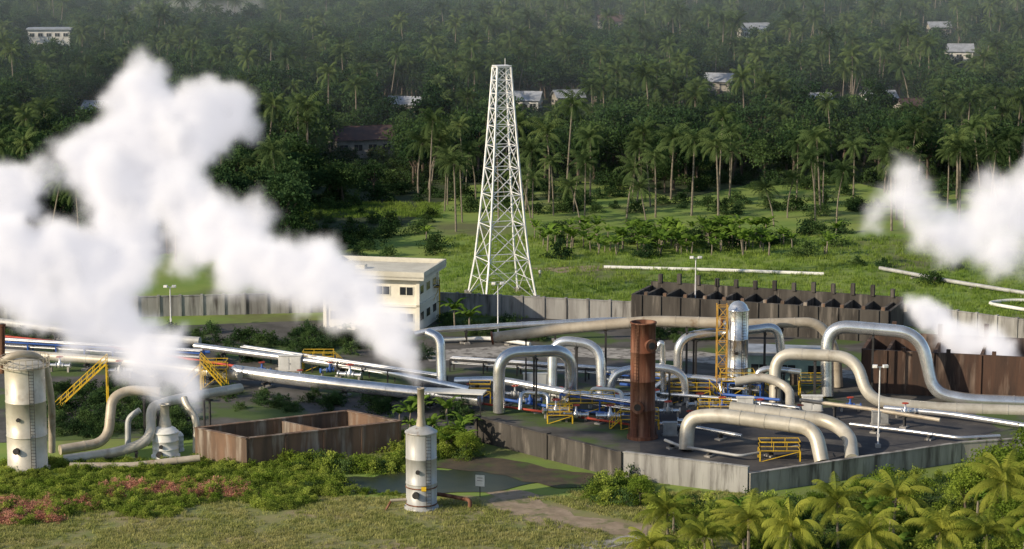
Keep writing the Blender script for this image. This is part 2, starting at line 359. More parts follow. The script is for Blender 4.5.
C_pink=coll('pink_kinds',[bush('pink_a',21,1.1,2,500,.2,'pink'),bush('pink_b',22,1.1,2,500,.2,'pink'),bush('pink_c',23,1.2,2,500,.18,'weed')])
C_tuft=coll('tuft_kinds',[tuft('tuft_a',1,.28),tuft('tuft_b',2,.4),tuft('tuft_c',3,.22,30)])
C_ftuft=coll('field_tuft_kinds',[tuft('ftuft_a',1,.4,20,'fieldb',.5),tuft('ftuft_b',2,.55,20,'fieldb',.5)])
C_ban=coll('banana_kinds',[banana('ban_a',1),banana('ban_b',2,3.6),banana('ban_c',3,2.6)])
# ---------------- houses ----------------
HR=[]
def house(name,u,v,wm,dm,hm,rot,wall='cream',roof='roofr',gable=True,storeys=1,clear=None,z0=0,over=.6,parapet=False):
    c=G(u,v,0); e=empty(name); cs,sn=math.cos(rot),math.sin(rot)
    c=c+Vector((0,dm*.5,0))
    def W(x,y,z): return Vector((c.x+x*cs-y*sn,c.y+x*sn+y*cs,z))
    b=MB(); b.box(W(0,0,hm/2),(wm,dm,hm),0,rot)
    if gable:
        rh=dm*.28; b.add([W(-wm/2,-dm/2,hm),W(-wm/2,dm/2,hm),W(-wm/2,0,hm+rh),W(wm/2,-dm/2,hm),W(wm/2,dm/2,hm),W(wm/2,0,hm+rh)],[(0,2,1),(3,4,5)],0)
    b.make('walls',[wall],e)
    b=MB()
    if gable:
        o=over; sl=.28*2
        for sg in(-1,1):
            ye=sg*(dm/2+o); ze=hm-o*sl+.05; t=.12
            vs=[W(-wm/2-o,ye,ze),W(wm/2+o,ye,ze),W(wm/2+o,0,hm+rh+.05),W(-wm/2-o,0,hm+rh+.05)]
            vs+= [p+Vector((0,0,t)) for p in vs]
            b.add(vs,[(0,1,2,3),(4,5,6,7),(0,1,5,4),(1,2,6,5),(2,3,7,6),(3,0,4,7)],0)
        b.beam(W(-wm/2-o,0,hm+rh+.2),W(wm/2+o,0,hm+rh+.2),.15,0)
    else:
        b.box(W(0,0,hm+.25),(wm+2*over,dm+2*over,.5),0,rot)
        if parapet:
            b.box(W(0,0,hm+.55),(wm+2*over-1.2,dm+2*over-1.2,.1),1,rot)
            for x,y,sx,sy in((0,-(dm/2+over-.15),wm+2*over+.1,.3),(0,dm/2+over-.15,wm+2*over+.1,.3),(-(wm/2+over-.15),0,.3,dm+2*over-.62),(wm/2+over-.15,0,.3,dm+2*over-.62)):
                b.box(W(x,y,hm+.75),(sx,sy,.9),0,rot)
            b.box(W(-wm*.2,-1,hm+.9),(1.4,1.4,.6),1,rot)
    b.make('roof',[roof,'roofg'],e)
    b=MB(); sh=hm/storeys
    for st in range(storeys):
        zc=st*sh+sh*.55
        nw=max(2,int(wm/3))
        for i in range(nw):
            x=-wm/2+wm*(i+.5)/nw
            for sg in(-1,1):
                b.box(W(x,sg*(dm/2+.02),zc),(wm/nw*.62,.1,sh*.36),1,rot); b.box(W(x,sg*(dm/2+.04),zc),(wm/nw*.62-.25,.1,sh*.36-.25),0,rot); b.box(W(x,sg*(dm/2+.06),zc),(.08,.1,sh*.36-.25),1,rot)
        nw=max(1,int(dm/3))
        for i in range(nw):
            y=-dm/2+dm*(i+.5)/nw
            for sg in(-1,1):
                b.box(W(sg*(wm/2+.02),y,zc),(.1,dm/nw*.6,sh*.36),1,rot); b.box(W(sg*(wm/2+.04),y,zc),(.1,dm/nw*.6-.25,sh*.36-.25),0,rot)
    b.make('windows',['glass',wall],e)
    if parapet:
        b=MB()
        b.box(W(0,0,hm*.5),(wm+.5,dm+.5,.35),0,rot)
        for x in(-wm/2,wm/2):
            for y in(-dm/2,dm/2): b.box(W(x,y,hm/2-.02),(.5,.5,hm-.06),0,rot)
        b.make('floor_band',[wall],e)
    b=MB(); b.box(W(wm*.08,-dm/2-.12,1.05),(1.1,.08,2.1),0,rot); b.make('door',['bark'],e)
    tu,tv=proj((c.x,c.y-dm/2,hm+1.2)); s=S(v); HR.append((u-wm*s*.5,u+wm*s*.5,tv-2,tv+(v-tv)*(clear if clear else .6),c.y))
    return W
house('white_warehouse',48,52,16,10,8.5,.1,'white','roofw',False,2,.75)
for a_ in ((360,158,14,9,4.5,.3,'housewall','roofr',True,1,.25),(525,112,9,7,3.5,-.2,'white','roofw',True,1,.2),(720,96,8,7,4.6,-.3,'housewall','roofw',True,2,.6),(755,40,12,8,4.5,.2,'white','roofw',True,1,.5),(612,30,12,8,4,.1,'housewall','roofr',True,1,.3),(880,110,9,7,3.2,.2,'white','roofw',True,1,.2),(960,62,10,8,4,-.1,'white','roofw',True,1,.5),(100,122,9,7,3.4,-.2,'housewall','roofw',True,1,.2),(568,108,8,6,3.2,.3,'housewall','roofw',True,1,.1),
  (405,116,9,6,3.4,-.3,'housewall','roofw',True,1,.08),(815,112,9,6,3.4,.2,'housewall','roofw',True,1,.08),(912,118,8,6,3.4,.4,'housewall','roofr',True,1,.2),(940,36,9,7,3.8,.1,'housewall','roofw',True,1,.3)):
    house('village_house',*a_)
# ---------------- forest ----------------
pb=[];pp=[];pd=[];pn=[]
Y=375.0; rr=random.Random(3)
while Y<1800:
    sp=6.8 if Y<900 else 9.0
    X=-Y*.27-25
    while X<Y*.27+25:
        x=X+rr.uniform(-.45,.45)*sp; y=Y+rr.uniform(-.45,.45)*sp; X+=sp
        u,v=proj((x,y,0)); k=rr.random()
        wob=8*math.sin(u*.021)+6*math.sin(u*.057+1)
        typ=None; hN=mnoise.noise(Vector((x*.018,y*.012,0)))
        if v<184+wob:
            typ='p' if k<(.36 if u>430 else .12)+.6*hN else ('b' if k<.99 else None)
        elif u<300+wob:
            if v<262: typ='p' if k<.10 else 'b'
        elif u<440:
            if v<204: typ='p' if k<.3 else 'b'
            elif v<216: typ=None
            elif v<258: typ='d' if k<.85 else None
        elif v<232+wob*.5:
            typ='p' if k<.30+.3*hN else ('d' if k<.40 else None)
        elif v<258 and 545<u<845:
            typ='d' if k<(.45 if u<700 else .8) else None
        elif u>830 and v<290:
            typ='d' if k<.10 else None
        if typ is None: continue
        hw={'p':4,'b':5,'d':2.5}[typ]*S(max(v,1)); top={'p':15,'b':11.5,'d':3.5}[typ]; tu,tv=proj((x,y,top))
        bad=False
        for a,bq,t0,t1,hy in HR:
            if y<hy+12 and u+hw*.7>a and u-hw*.7<bq and tv<t1 and v>t0: bad=True
        if bad:
            tu,tv=proj((x,y,3)); 
            if not any(y<hy+12 and u+14>a and u-14<bq and tv<t1 and v>t0 for a,bq,t0,t1,hy in HR): pd.append((x,y,0))
            continue
        z=0
        if y>1500: z=min((y-1500)/900,1.6)**2*55
        (pb if typ=='b' else pp if typ=='p' else pd).append((x,y,z))
    Y+=sp
for i in range(1500):
    u=rr.uniform(-60,1090); v=rr.uniform(110,215)**1.0; g=G(u,v)
    if v<185 or rr.random()<.4:
        if not any(g.y<hy+12 and a-14<u<bq+14 and v-14<t1 and v>t0 for a,bq,t0,t1,hy in HR): pd.append((g.x,g.y,0))
place('distant_broadleaf_forest',pb,C_broad,.8,1.45)
place('distant_coconut_palm_forest',pp,C_palm,.75,1.22,.06)
place('field_shrubs',pd,C_dbush,.5,1.2)
pn=[]
for i in range(110):
    u=rr.gauss(680,80); v=rr.uniform(236,256); g=G(u,v); pn.append((g.x,g.y,0))
for u,v in((455,330),(470,335),(345,338),(410,432),(420,425),(433,440),(447,428),(400,425),(415,440),(440,446)): g=G(u,v); pn.append((g.x,g.y,0))
place('banana_plants',pn,C_ban,.8,1.3)
def zone(n,u0,u1,v0,v1): return [tuple(G(rr.uniform(u0,u1),rr.uniform(v0,v1))) for i in range(n)]
place('garden_shrubs',zone(40,440,540,322,342)+zone(50,290,400,330,350)+zone(110,50,190,388,438)+zone(50,0,260,330,348)+zone(20,640,720,330,342)+zone(30,200,440,342,362)+zone(30,200,400,395,412)+zone(14,380,480,408,432),C_dbush,.3,.62)
place('hedge_shrubs',zone(70,285,405,463,473)+zone(60,395,480,440,462)+zone(36,585,645,484,505)+zone(14,620,650,470,500)+zone(14,300,340,480,492),C_bush,.6,1.2)
pw=[]
for i in range(3000):
    u=rr.uniform(-60,420); v=rr.uniform(462,534)
    lim=522-0.06*u+6*math.sin(u*.05)
    if v>lim or (u>325 and v<494 and v>470) or (u>320 and v>497) or (110<u<245 and 486<v<498 and rr.random()<.85) or (u<50 and 498<v<524): continue
    pw.append(tuple(G(u,v)))
place('weed_thicket',pw,C_weed,.22,.75)
place('reddish_shrubs',zone(120,105,250,485,498)+zone(90,-20,55,500,524)+zone(20,55,100,500,512),C_pink,.6,1.0)
pt=[]
for i in range(20000):
    u=rr.uniform(-80,760); v=rr.uniform(492,600)
    if 480<u<655 and abs(v-(499+(u-490)*.22))<9: continue
    if 300<u<570 and 468<v<497: continue
    if mnoise.noise(Vector((u*.02,v*.05,3)))>.12 and rr.random()<.75: continue
    pt.append(tuple(G(u,v)))
place('grass_tufts',pt,C_tuft,.4,1.1)
place('field_grass',zone(5000,440,1060,236,318)+zone(900,270,440,203,218),C_ftuft,.8,1.5)
# ---------------- lattice tower ----------------
def lattice(name,u,v,vtop,wb,wt,rot):
    c=G(u,v); ht=Q(u,vtop,c.y).z; b=MB()
    def cn(i,z):
        t=z/ht; ww=(wb+(wt-wb)*(t**.70))/2; a=rot+math.pi/4+i*math.pi/2; return Vector((c.x+math.cos(a)*ww*1.414,c.y+math.sin(a)*ww*1.414,z))
    lv=[0];z=0;st=6.2
    while z<ht-.8: z+=st; st=max(2.0,st*.87); lv.append(min(z,ht))
    for i in range(4):
        for a,d in zip(lv[:-1],lv[1:]):
            b.beam(cn(i,a),cn(i,d),.25,0); j=(i+1)%4
            b.beam(cn(i,a),cn(j,d),.12,0); b.beam(cn(j,a),cn(i,d),.12,0); b.beam(cn(i,d),cn(j,d),.12,0)
            if d<ht*.3:
                m=(a+d)/2; b.beam(cn(i,m),cn(j,m),.07,0)
        b.box(cn(i,0)+Vector((0,0,.3)),(1.1,1.1,.7),1)
    tz=ht; b.box((c.x,c.y,tz+.05),(wt*1.1,wt*1.1,.12),0,rot)
    b.cyl((c.x+.5,c.y,tz),(c.x+.5,c.y,tz+1.2),.05,None,6)
    for k in range(int(ht/.6)): b.box(cn(0,k*.6).lerp(cn(1,k*.6),.5),(.45,.05,.05),0,rot)
    b.make(name,['galv','concl'])
lattice('lattice_tower',502,297,66,8.4,2.2,.35)
# ---------------- walls ----------------
def wall(name,p,q,h,th,m,pil=3.2,cap=True,pilm=None):
    a=G(*p);d=G(*q)-a;Lg=d.length;rz=math.atan2(d.y,d.x);c=a+d*.5;b=MB()
    b.box((c.x,c.y,h/2),(Lg,th,h),0,rz)
    if cap:b.box((c.x,c.y,h+.06),(Lg+.1,th+.16,.12),1,rz)
    k=int(Lg/pil) if pil else 0
    if k:
        for i in range(k+1):
            t=a+d*(i/max(1,k)); b.box((t.x,t.y,h/2+.12),(.4,th+.34,h+.24),1,rz)
    return b.make(name,[m,pilm or m])
wall('perimeter_wall',(436,313),(632,323),3.1,.25,'conc')
wall('perimeter_wall',(880,322),(1100,352),3.1,.25,'conc')
wall('perimeter_wall',(-60,322),(330,312),3.0,.25,'conc')
wall('retaining_wall',(478,441),(622,478),2.8,.4,'concd',9)
wall('retaining_wall',(623,478),(748,494),2.9,.4,'conc',0)
wall('retaining_wall',(749,494),(960,462),2.2,.4,'concl',0)
wall('retaining_wall',(961,462),(1100,452),2.2,.4,'concl',0)
def silencer_row(name,A,B,depth,h,teeth,m,m2):
    a=G(*A);d=G(*B)-a;Lg=d.length;rz=math.atan2(d.y,d.x);nx=Vector((-math.sin(rz),math.cos(rz),0));dx=Vector((math.cos(rz),math.sin(rz),0));e=MB()
    for k,hh in((0,h),(depth,h*1.12)):
        c=a+d*.5+nx*k; e.box((c.x,c.y,hh/2),(Lg,.45,hh),0,rz)
    for k in(0,Lg):
        c=a+dx*k+nx*depth/2; e.box((c.x,c.y,h/2),(.44,depth-.5,h-.05),0,rz)
    for i in range(teeth):
        t=(i+.5)/teeth; c=a+d*t+nx*(depth*.5)
        e.box((c.x,c.y,h/2-.1),(.4,depth-.5,h-.3),0,rz)
        hh=R.uniform(.24,.36)
        c=a+d*t+nx*(depth-.1); e.box((c.x,c.y,h*1.1+h*hh*.5),(.55,.7,h*hh),0,rz)
        c=a+d*t-nx*.32; e.box((c.x,c.y,h*.5),(.3,.18,h),0,rz)
        c=a+d*(t+R.uniform(.2,.4)/teeth)+nx*.1; e.box((c.x,c.y,h+.2),(.5,.6,.5),1,rz)
    return e.make(name,[m,m2])
silencer_row('concrete_silencer_basin',(632,325),(888,343),9,4.6,13,'concd','concr')
silencer_row('rusty_silencer_basin',(862,392),(1100,405),9,5.6,5,'concb','concb')
def pit(name,cs,h,th,m):
    b=MB();P=[G(*c) for c in cs]
    for i in range(4):
        a,q=P[i],P[(i+1)%4];d=q-a;rz=math.atan2(d.y,d.x);c=(a+q)/2; ex= th*.98 if i%2==0 else -th*1.0
        b.box((c.x,c.y,h/2),(d.length+ex,th,h),0,rz)
        b.box((c.x,c.y,h+.07),(d.length+ex,th+.2,.14),1,rz)
        kk=int(d.length/4.6)
        for k in range(1,kk):
            t=a+d*(k/kk); b.box((t.x,t.y,h*.48),(.28,th+.24,h*.96),0,rz)
    m1=P[1].lerp(P[2],.55);m2=P[0].lerp(P[3],.55);d=m2-m1; c=(m1+m2)/2; b.box((c.x,c.y,h*.47),(d.length-th,th*.8,h*.94),0,math.atan2(d.y,d.x))
    return b.make(name,[m,'concr'])
pit('concrete_drain_pit',[(198,457),(247,468),(399,450),(348,439)],3.3,.4,'concr')
# ---------------- buildings ----------------
house('cream_control_building',380,331,14,11,7.8,-.22,'cream','roofg',False,2,over=1.1,parapet=True)
house('teal_pump_house',790,385,11,5,3.8,-.15,'teal','roofw',False,1,over=.3)
# ---------------- pipes ----------------
def pipe(name,pts,vg,dpx,m,fil=2.2,legs=True,bands=3.5,flange=False,legm='dark'):
    vgs=vg if isinstance(vg,(list,tuple)) else [vg]*len(pts)
    P=[Q(u,v,YG(g)) for (u,v),g in zip(pts,vgs)]; r=dpx/S(sum(vgs)/len(vgs))/2
    for p in P: p.z=max(p.z,r*.3) if p.z<r else p.z
    b=MB(); b.tube(P,r,20,0,fil=fil,bands=bands)
    if flange:
        for a,c in((P[0],P[1]),(P[-1],P[-2])):
            d=(c-a).normalized(); b.cyl(a-d*.1,a+d*.15,r*1.25,None,20,2)
            b.cyl(a-d*.14,a-d*.02,r*.8,None,16,1)
    if legs:
        for a,c in zip(P[:-1],P[1:]):
            d=c-a; hl=math.hypot(d.x,d.y)
            if hl<3 or abs(d.z)>hl*.7: continue
            k=max(1,int(hl/9)); rz=math.atan2(d.y,d.x); nx=Vector((-math.sin(rz),math.cos(rz),0))
            for i in range(k):
                q=a.lerp(c,(i+.5)/k); zt=q.z-r
                if zt<.25: continue
                b.box((q.x,q.y,zt-.1),(.3,2*r+.5,.22),1,rz)
                for sg in(-1,1):
                    e=q+nx*sg*(r*.75); b.box((e.x,e.y,(zt-.2)/2),(.2,.2,zt-.2),1,rz)
                b.box((q.x,q.y,.12),(.8,2*r+.9,.24),3,rz)
    return b.make(name,[m,legm,'rust','concl'])
pipe('steam_pipe',[(499,415),(499,353),(571,350),(571,402)],[414,414,410,408],12,'silver',2.6)
pipe('steam_pipe',[(552,398),(553,339),(600,345),(602,397)],[398,396,398,400],10,'silver',2.4)
pipe('vent_pipe',[(492,338),(560,329),(652,321),(722,323)],[392,392,394,396],11,'tan',2.2,flange=True)
pipe('steam_pipe',[(678,398),(678,338),(712,332),(752,330),(778,326),(781,352)],[396,396,394,392,392,392],9,'silver',2.2)
pipe('steam_pipe',[(744,324),(820,322),(836,350),(838,388)],[388,388,388,388],10,'tan',2.2)
pipe('steam_pipe',[(827,400),(827,325),(920,333),(934,393),(966,400),(1110,424)],[398,396,400,402,404,408],13,'silver',3)
pipe('steam_pipe',[(775,404),(775,353),(856,357),(868,401),(930,408),(1110,432)],[404,402,406,410,412,416],12,'beige',2.6)
pipe('steam_pipe',[(610,404),(612,372),(655,366),(684,372),(686,402)],404,8,'silver',2)
pipe('steam_pipe',[(640,398),(672,376),(720,380),(724,400)],[398,398,400,402],7,'silver',2)
pipe('steam_pipe',[(735,382),(765,376),(790,388),(790,415)],[404,404,406,416],9,'beige',2)
pipe('steam_pipe',[(686,452),(688,418),(716,415),(815,428),(822,462)],[452,450,452,460,464],15,'beige',2.6,legs=False)
pipe('steam_pipe',[(730,408),(830,421),(850,436),(852,462)],[440,446,452,462],14,'beige',2.6,legs=False)
pipe('steam_pipeline',[(234,371),(300,380),(480,400)],[384,392,412],13,'silver')
pipe('steam_pipeline',[(455,381),(500,380),(570,393),(640,402)],[394,396,404,412],8,'silver')
pipe('steam_pipeline',[(195,346),(372,369),(470,390)],[358,380,400],7,'silver')
pipe('steam_pipeline',[(-40,317),(90,333),(200,341)],[330,345,352],8,'grey')
pipe('steam_pipeline',[(-40,350),(130,362),(240,376)],[362,372,388],9,'beige')
pipe('steam_pipeline',[(428,333),(440,338),(442,388)],[388,390,392],10,'silver',2.2)
pipe('steam_pipeline',[(415,334),(432,330),(500,326),(610,320),(760,325)],[345,345,342,340,342],6,'silver',2)
pipe('branch_pipe',[(455,392),(560,408),(648,418)],[398,413,424],3,'blue',bands=0)
pipe('branch_pipe',[(440,398),(560,414),(640,426)],[404,418,430],2.4,'red',bands=0)
pipe('branch_pipe',[(0,340),(110,352),(210,352)],[352,362,364],3,'blue',bands=0)
pipe('branch_pipe',[(0,336),(110,347),(235,366)],[352,362,380],2.5,'red',bands=0)
pipe('branch_pipe',[(640,392),(720,398),(800,408)],[402,408,416],3.5,'silver',bands=0)
pipe('branch_pipe',[(620,384),(700,392),(780,400)],[394,400,410],3,'blue',bands=0)
pipe('branch_pipe',[(545,388),(610,396),(660,392)],[396,404,404],4,'silver',bands=0)
pipe('steam_pipeline',[(884,408),(950,414),(1110,440)],[414,420,440],6,'silver')
pipe('branch_pipe',[(850,424),(900,430),(960,438),(1000,436)],[430,436,444,442],3.5,'silver',.8,bands=0)
pipe('branch_pipe',[(800,400),(870,409),(940,420)],[416,424,432],4,'tan',.8,bands=0)
pipe('branch_pipe',[(660,424),(700,428),(742,436)],[432,436,444],4,'silver',.8,bands=0)
pipe('branch_pipe',[(665,440),(680,446),(740,456),(800,446)],[446,452,462,452],3,'grey',.8,bands=0)
pipe('branch_pipe',[(655,352),(662,340),(664,398)],[402,402,402],6,'silver',1,legs=False)
pipe('branch_pipe',[(757,392),(757,372),(768,368),(800,372)],[402,402,402,402],6,'silver',1)
pipe('branch_pipe',[(520,410),(521,392),(548,394),(548,412)],[414,412,412,414],4,'silver',.8,legs=False)
pipe('branch_pipe',[(590,408),(591,388),(622,391),(622,410)],[412,412,412,414],4,'white',.8,legs=False)
pipe('cross_country_pipeline',[(604,267),(720,270),(824,274)],[269,272,276],3.4,'white',bands=0)
pipe('cross_country_pipeline',[(880,268),(950,281),(1100,305)],[272,285,309],4,'grey',bands=0)
pipe('cross_country_pipeline',[(1100,322),(985,303),(1010,300),(1100,302)],[326,306,303,305],3.5,'white',bands=0)
pipe('cross_country_pipeline',[(435,340),(490,338),(530,344)],[344,342,348],4,'white',bands=0)
# ---------------- tanks ----------------
def tank(name,u,v,vtop,wpx,m,stack=None,ladder=True,cone=.5):
    c=G(u,v);s=S(v);r=wpx/s/2;c=c+Vector((0,r,0));ht=Q(u,vtop,c.y).z;e=MB()
    e.lathe(c,[(r*1.12,0),(r*1.12,.25),(r,.26),(r,ht*.33)],32,0); e.lathe(c,[(r,ht*.33),(r*1.02,ht*.33+.02),(r*1.02,ht*.33+.16),(r,ht*.33+.18),(r,ht*.66),(r*1.02,ht*.66+.02),(r*1.02,ht*.66+.16),(r,ht*.66+.18),(r,ht-.05)],32,0)
    e.lathe(c,[(r,ht-.05),(r*1.06,ht-.03),(r*1.06,ht+.1),(r*.97,ht+.14),(r*.8,ht+cone*.55),(r*.5,ht+cone*.85),(r*.28 if stack else .02,ht+cone)],32,0)
    if stack:
        zt=Q(u,stack[0],c.y).z; rs=stack[1]/s/2
        e.lathe((c.x+stack[2],c.y,0),[(rs*1.5,ht+cone-.3),(rs*1.3,ht+cone+.4),(rs,ht+cone+.9),(rs,zt-.1),(rs*1.15,zt-.1),(rs*1.15,zt),(rs*.85,zt),(rs*.85,zt-1.5)],20,1)
    if ladder:
        for sg in(-.25,.25): e.beam((c.x+r*.5+sg,c.y-r*.9-.12,0),(c.x+r*.5+sg,c.y-r*.9-.12,ht),.05,2)
        for k in range(int(ht/.35)): e.beam((c.x+r*.5-.25,c.y-r*.9-.12,k*.35+.2),(c.x+r*.5+.25,c.y-r*.9-.12,k*.35+.2),.04,2)
    e.cyl((c.x-r*.3,c.y-r*.9,ht*.22),(c.x-r*.35,c.y-r-.35,ht*.22),.35,None,14,2); e.cyl((c.x-r*.2,c.y-r*.9,ht*.52),(c.x-r*.2,c.y-r-.22,ht*.52),.22,None,12,2)
    return e,c,r,ht
e,c,r,ht=tank('x',421,512,432,31,'grey',(388,7,0),True,.7)
e.box((c.x+.3,c.y-r-.03,ht*.30),(.5,.06,.45),3); e.cyl((c.x-r*.9,c.y-.4,1.0),(c.x-r-1.6,c.y-.8,1.0),.16,None,10,1); e.cyl((c.x-r-1.5,c.y-.8,1.0),(c.x-r-2.1,c.y-1.1,0.0),.12,None,8,4)
for z in(.5,2.3): e.lathe(c,[(r*1.0,z),(r*1.035,z+.01),(r*1.035,z+.12),(r,z+.13)],32,4)
e.make('steam_silencer_tank',[mat('weathered_tank_paint',(.46,.47,.47),(.33,.33,.32),.9,.45,.15,streak=True,c3=(.22,.15,.10),s3=1.3,t3=(.58,.72)),'tan','dark','yellow','rust'])
STK=(c.x,c.y,Q(421,388,c.y).z)
pipe('vent_pipe',[(437,494),(450,496),(470,500),(470,508)],[504,504,508,508],4,'rust',.6,legs=False,bands=0)
e,c,r,ht=tank('x',24,474,366,40,'grey',None,True,.9)
e.make('storage_silencer_tank',['beige','tan','dark']); tc=c;tr=r;tht=ht
b=MB(); pl=[]
for k in range(25):
    a=2*math.pi*k/24; pl.append(Vector((c.x+math.cos(a)*(r+.5),c.y+math.sin(a)*(r+.5),ht)))
for a,q in zip(pl[:-1],pl[1:]):
    b.beam(a,q,.08,0);b.beam(a+Vector((0,0,1.1)),q+Vector((0,0,1.1)),.07,0);b.beam(a+Vector((0,0,.55)),q+Vector((0,0,.55)),.05,0);b.beam(a,a+Vector((0,0,1.1)),.06,0)
b.make('tank_railing',['tan'])
pipe('vent_pipe',[(-20,372),(20,352),(44,358),(52,400),(52,452)],[470,470,466,462,460],7,'tan',2.2,legs=False)
pipe('vent_pipe',[(2,325),(2,372)],[466,466],6,'rust',legs=False,flange=True)
pipe('discharge_pipe',[(60,450),(108,442),(112,398),(128,390),(160,392)],[456,450,446,444,444],10,'tan',2)
pipe('discharge_pipe',[(64,460),(120,452),(152,440),(150,408),(172,400),(240,388)],[464,462,460,456,440,420],10,'beige',2)
pipe('discharge_pipe',[(70,466),(130,466),(200,458)],[470,470,468],7,'tan',1)
pipe('discharge_pipe',[(196,452),(197,420),(186,404),(184,398)],[455,455,453,452],7,'beige',1,legs=False)
pipe('discharge_pipe',[(128,448),(128,418),(140,410)],[452,450,450],6,'grey',1,legs=False)
e,c,r,ht=tank('x',164,460,432,26,'grey',(404,9,0),False,.8); e.make('atmospheric_silencer',['white','beige','dark'])
e,c,r,ht=tank('x',178,452,436,10,'grey',None,False,.6); e.make('small_separator_vessel',['white','beige','dark'])
e,c,r,ht=tank('x',738,398,310,21,'silver',None,True,1.2); e.make('separator_vessel',['silver','beige','dark'])
b=MB(); c2=G(721,400); ht=Q(721,304,c2.y).z
cr=[(-.63,-.7),(.63,-.7),(.63,.7),(-.63,.7)]; z=0
for x,y in cr: b.beam((c2.x+x,c2.y+y,0),(c2.x+x,c2.y+y,ht),.12,0)
while z<ht-1:
    for i in range(4):
        p,q=cr[i],cr[(i+1)%4]; b.beam((c2.x+p[0],c2.y+p[1],z+1.5),(c2.x+q[0],c2.y+q[1],z+1.5),.08,0); b.beam((c2.x+p[0],c2.y+p[1],z),(c2.x+q[0],c2.y+q[1],z+1.5),.07,0)
    z+=1.5
b.make('scaffold_ladder_tower',[mat('orange_yellow_paint',(.60,.36,.07),(.4,.22,.05),1,.5)])
def railing(b,pts,m=0,h=1.1):
    for a,q in zip(pts[:-1],pts[1:]):
        a=Vector(a);q=Vector(q);up=Vector((0,0,1))
        b.beam(a+up*h,q+up*h,.07,m);b.beam(a+up*h*.5,q+up*h*.5,.05,m);b.beam(a+up*.08,q+up*.08,.08,m)
        k=max(1,int((q-a).length/1.3))
        for i in range(k+1): t=a.lerp(q,i/k); b.beam(t,t+up*h,.06,m)
def platform(name,u,v,wm,dm,z,stair=None):
    c=G(u,v); b=MB(); b.box((c.x,c.y+dm/2,z),(wm,dm,.15),1)
    P=[(c.x-wm/2,c.y,z),(c.x+wm/2,c.y,z),(c.x+wm/2,c.y+dm,z),(c.x-wm/2,c.y+dm,z),(c.x-wm/2,c.y,z)]; railing(b,P)
    for p in P[:4]: b.beam((p[0],p[1],0),p,.14,0)
    b.beam(P[0][:2]+(0,),P[1],.07,0)
    if stair:
        x0=c.x+stair*wm/2; x1=x0+stair*z*1.1; y=c.y+.5
        for dy in(0,.9):
            b.beam((x1,y+dy,0),(x0,y+dy,z),.14,0); b.beam((x1,y+dy,1),(x0,y+dy,z+1),.07,0)
            for k in range(5): t=k/4; xx=x1+(x0-x1)*t; b.beam((xx,y+dy,z*t),(xx,y+dy,z*t+1),.05,0)
        ns=int(z/.25)
        for k in range(ns): t=(k+.5)/ns; b.box((x1+(x0-x1)*t,y+.45,z*t),(.28,.85,.05),1)
    return b.make(name,['yellow','dark'])
for a_ in((738,402,4.2,3,2.6,1),(592,418,5.5,2.5,1.8,-1),(690,404,5,2.5,1.6,1),(660,398,3,2,2.2,None),(780,462,4.5,2,1.2,None),(318,372,4,2,1.6,1),(640,430,4.5,2,1.2,-1),(480,405,2.6,2,1.6,None),(432,322,2.2,2.2,5.2,None),(215,388,3.0,2,2.4,-1),(560,424,3,1.6,1.0,None),(715,420,4,1.6,1.2,None),(812,398,3,1.6,1.8,None)):
    platform('yellow_access_platform',*a_)
def stair(name,A,B,vg):
    a=Q(A[0],A[1],YG(vg));q=Q(B[0],B[1],YG(vg)); a.z=max(0,a.z);b=MB();d=q-a
    for dy in(0,1.0):
        o=Vector((0,dy,0)); b.beam(a+o,q+o,.2,0)
        for hh in(.55,1.1): b.beam(a+o+Vector((0,0,hh)),q+o+Vector((0,0,hh)),.08,0)
        for k in range(9): t=a.lerp(q,k/8)+o; b.beam(t,t+Vector((0,0,1.1)),.07,0)
    ns=int(d.z/.22)
    for k in range(ns): t=a.lerp(q,(k+.5)/ns); b.box((t.x,t.y+.5,t.z),(.3,.95,.06),1)
    b.beam(q,(q.x,q.y,0),.15,0);b.beam(q+Vector((0,1,0)),(q.x,q.y+1,0),.15,0)
    b.box((q.x+.9*(1 if d.x>0 else -1),q.y+.5,q.z-.05),(1.8,1.1,.1),1)
    b.make(name,['yellow','dark'])
stair('yellow_stairway',(54,412),(106,364),412)
stair('yellow_stairway',(228,392),(200,362),392)
# rusty column
c=G(643,441);s=S(441);r=25/s/2;c.y+=r;ht=Q(643,323,c.y).z;b=MB()
b.lathe(c,[(r*1.25,0),(r*1.25,.4),(r,.45)]+[q for k in range(1,4) for q in ((r,ht*k/4),(r*1.03,ht*k/4+.02),(r*1.03,ht*k/4+.14),(r,ht*k/4+.16))]+[(r,ht),(r*1.07,ht),(r*1.07,ht+.15),(r*.9,ht+.15),(r*.9,ht-1.5)],28,0)
for zf,az in((.83,-1.15),(.3,-1.9)):
    d=Vector((math.cos(az),math.sin(az),0)); p=c+Vector((0,0,ht*zf)); b.cyl(p+d*r*.9,p+d*(r+.7),.55,None,18,0); b.cyl(p+d*(r+.6),p+d*(r+.75),.75,None,18,0); b.cyl(p+d*(r+.74),p+d*(r+.78),.42,None,16,1)
for k in range(6):
    a=k*math.pi/3; d=Vector((math.cos(a),math.sin(a),0)); b.box(c+d*(r*1.08)+Vector((0,0,.9)),(.12,.12,1.8),0,a)
for sg in(-.25,.25): b.beam((c.x-r*.6+sg,c.y-r*.95,0),(c.x-r*.6+sg,c.y-r*.95,ht),.05,0)
for k in range(int(ht/.4)): b.beam((c.x-r*.6-.25,c.y-r*.95,k*.4),(c.x-r*.6+.25,c.y-r*.95,k*.4),.04,0)
b.make('rusty_vent_column',['rust','dark'])
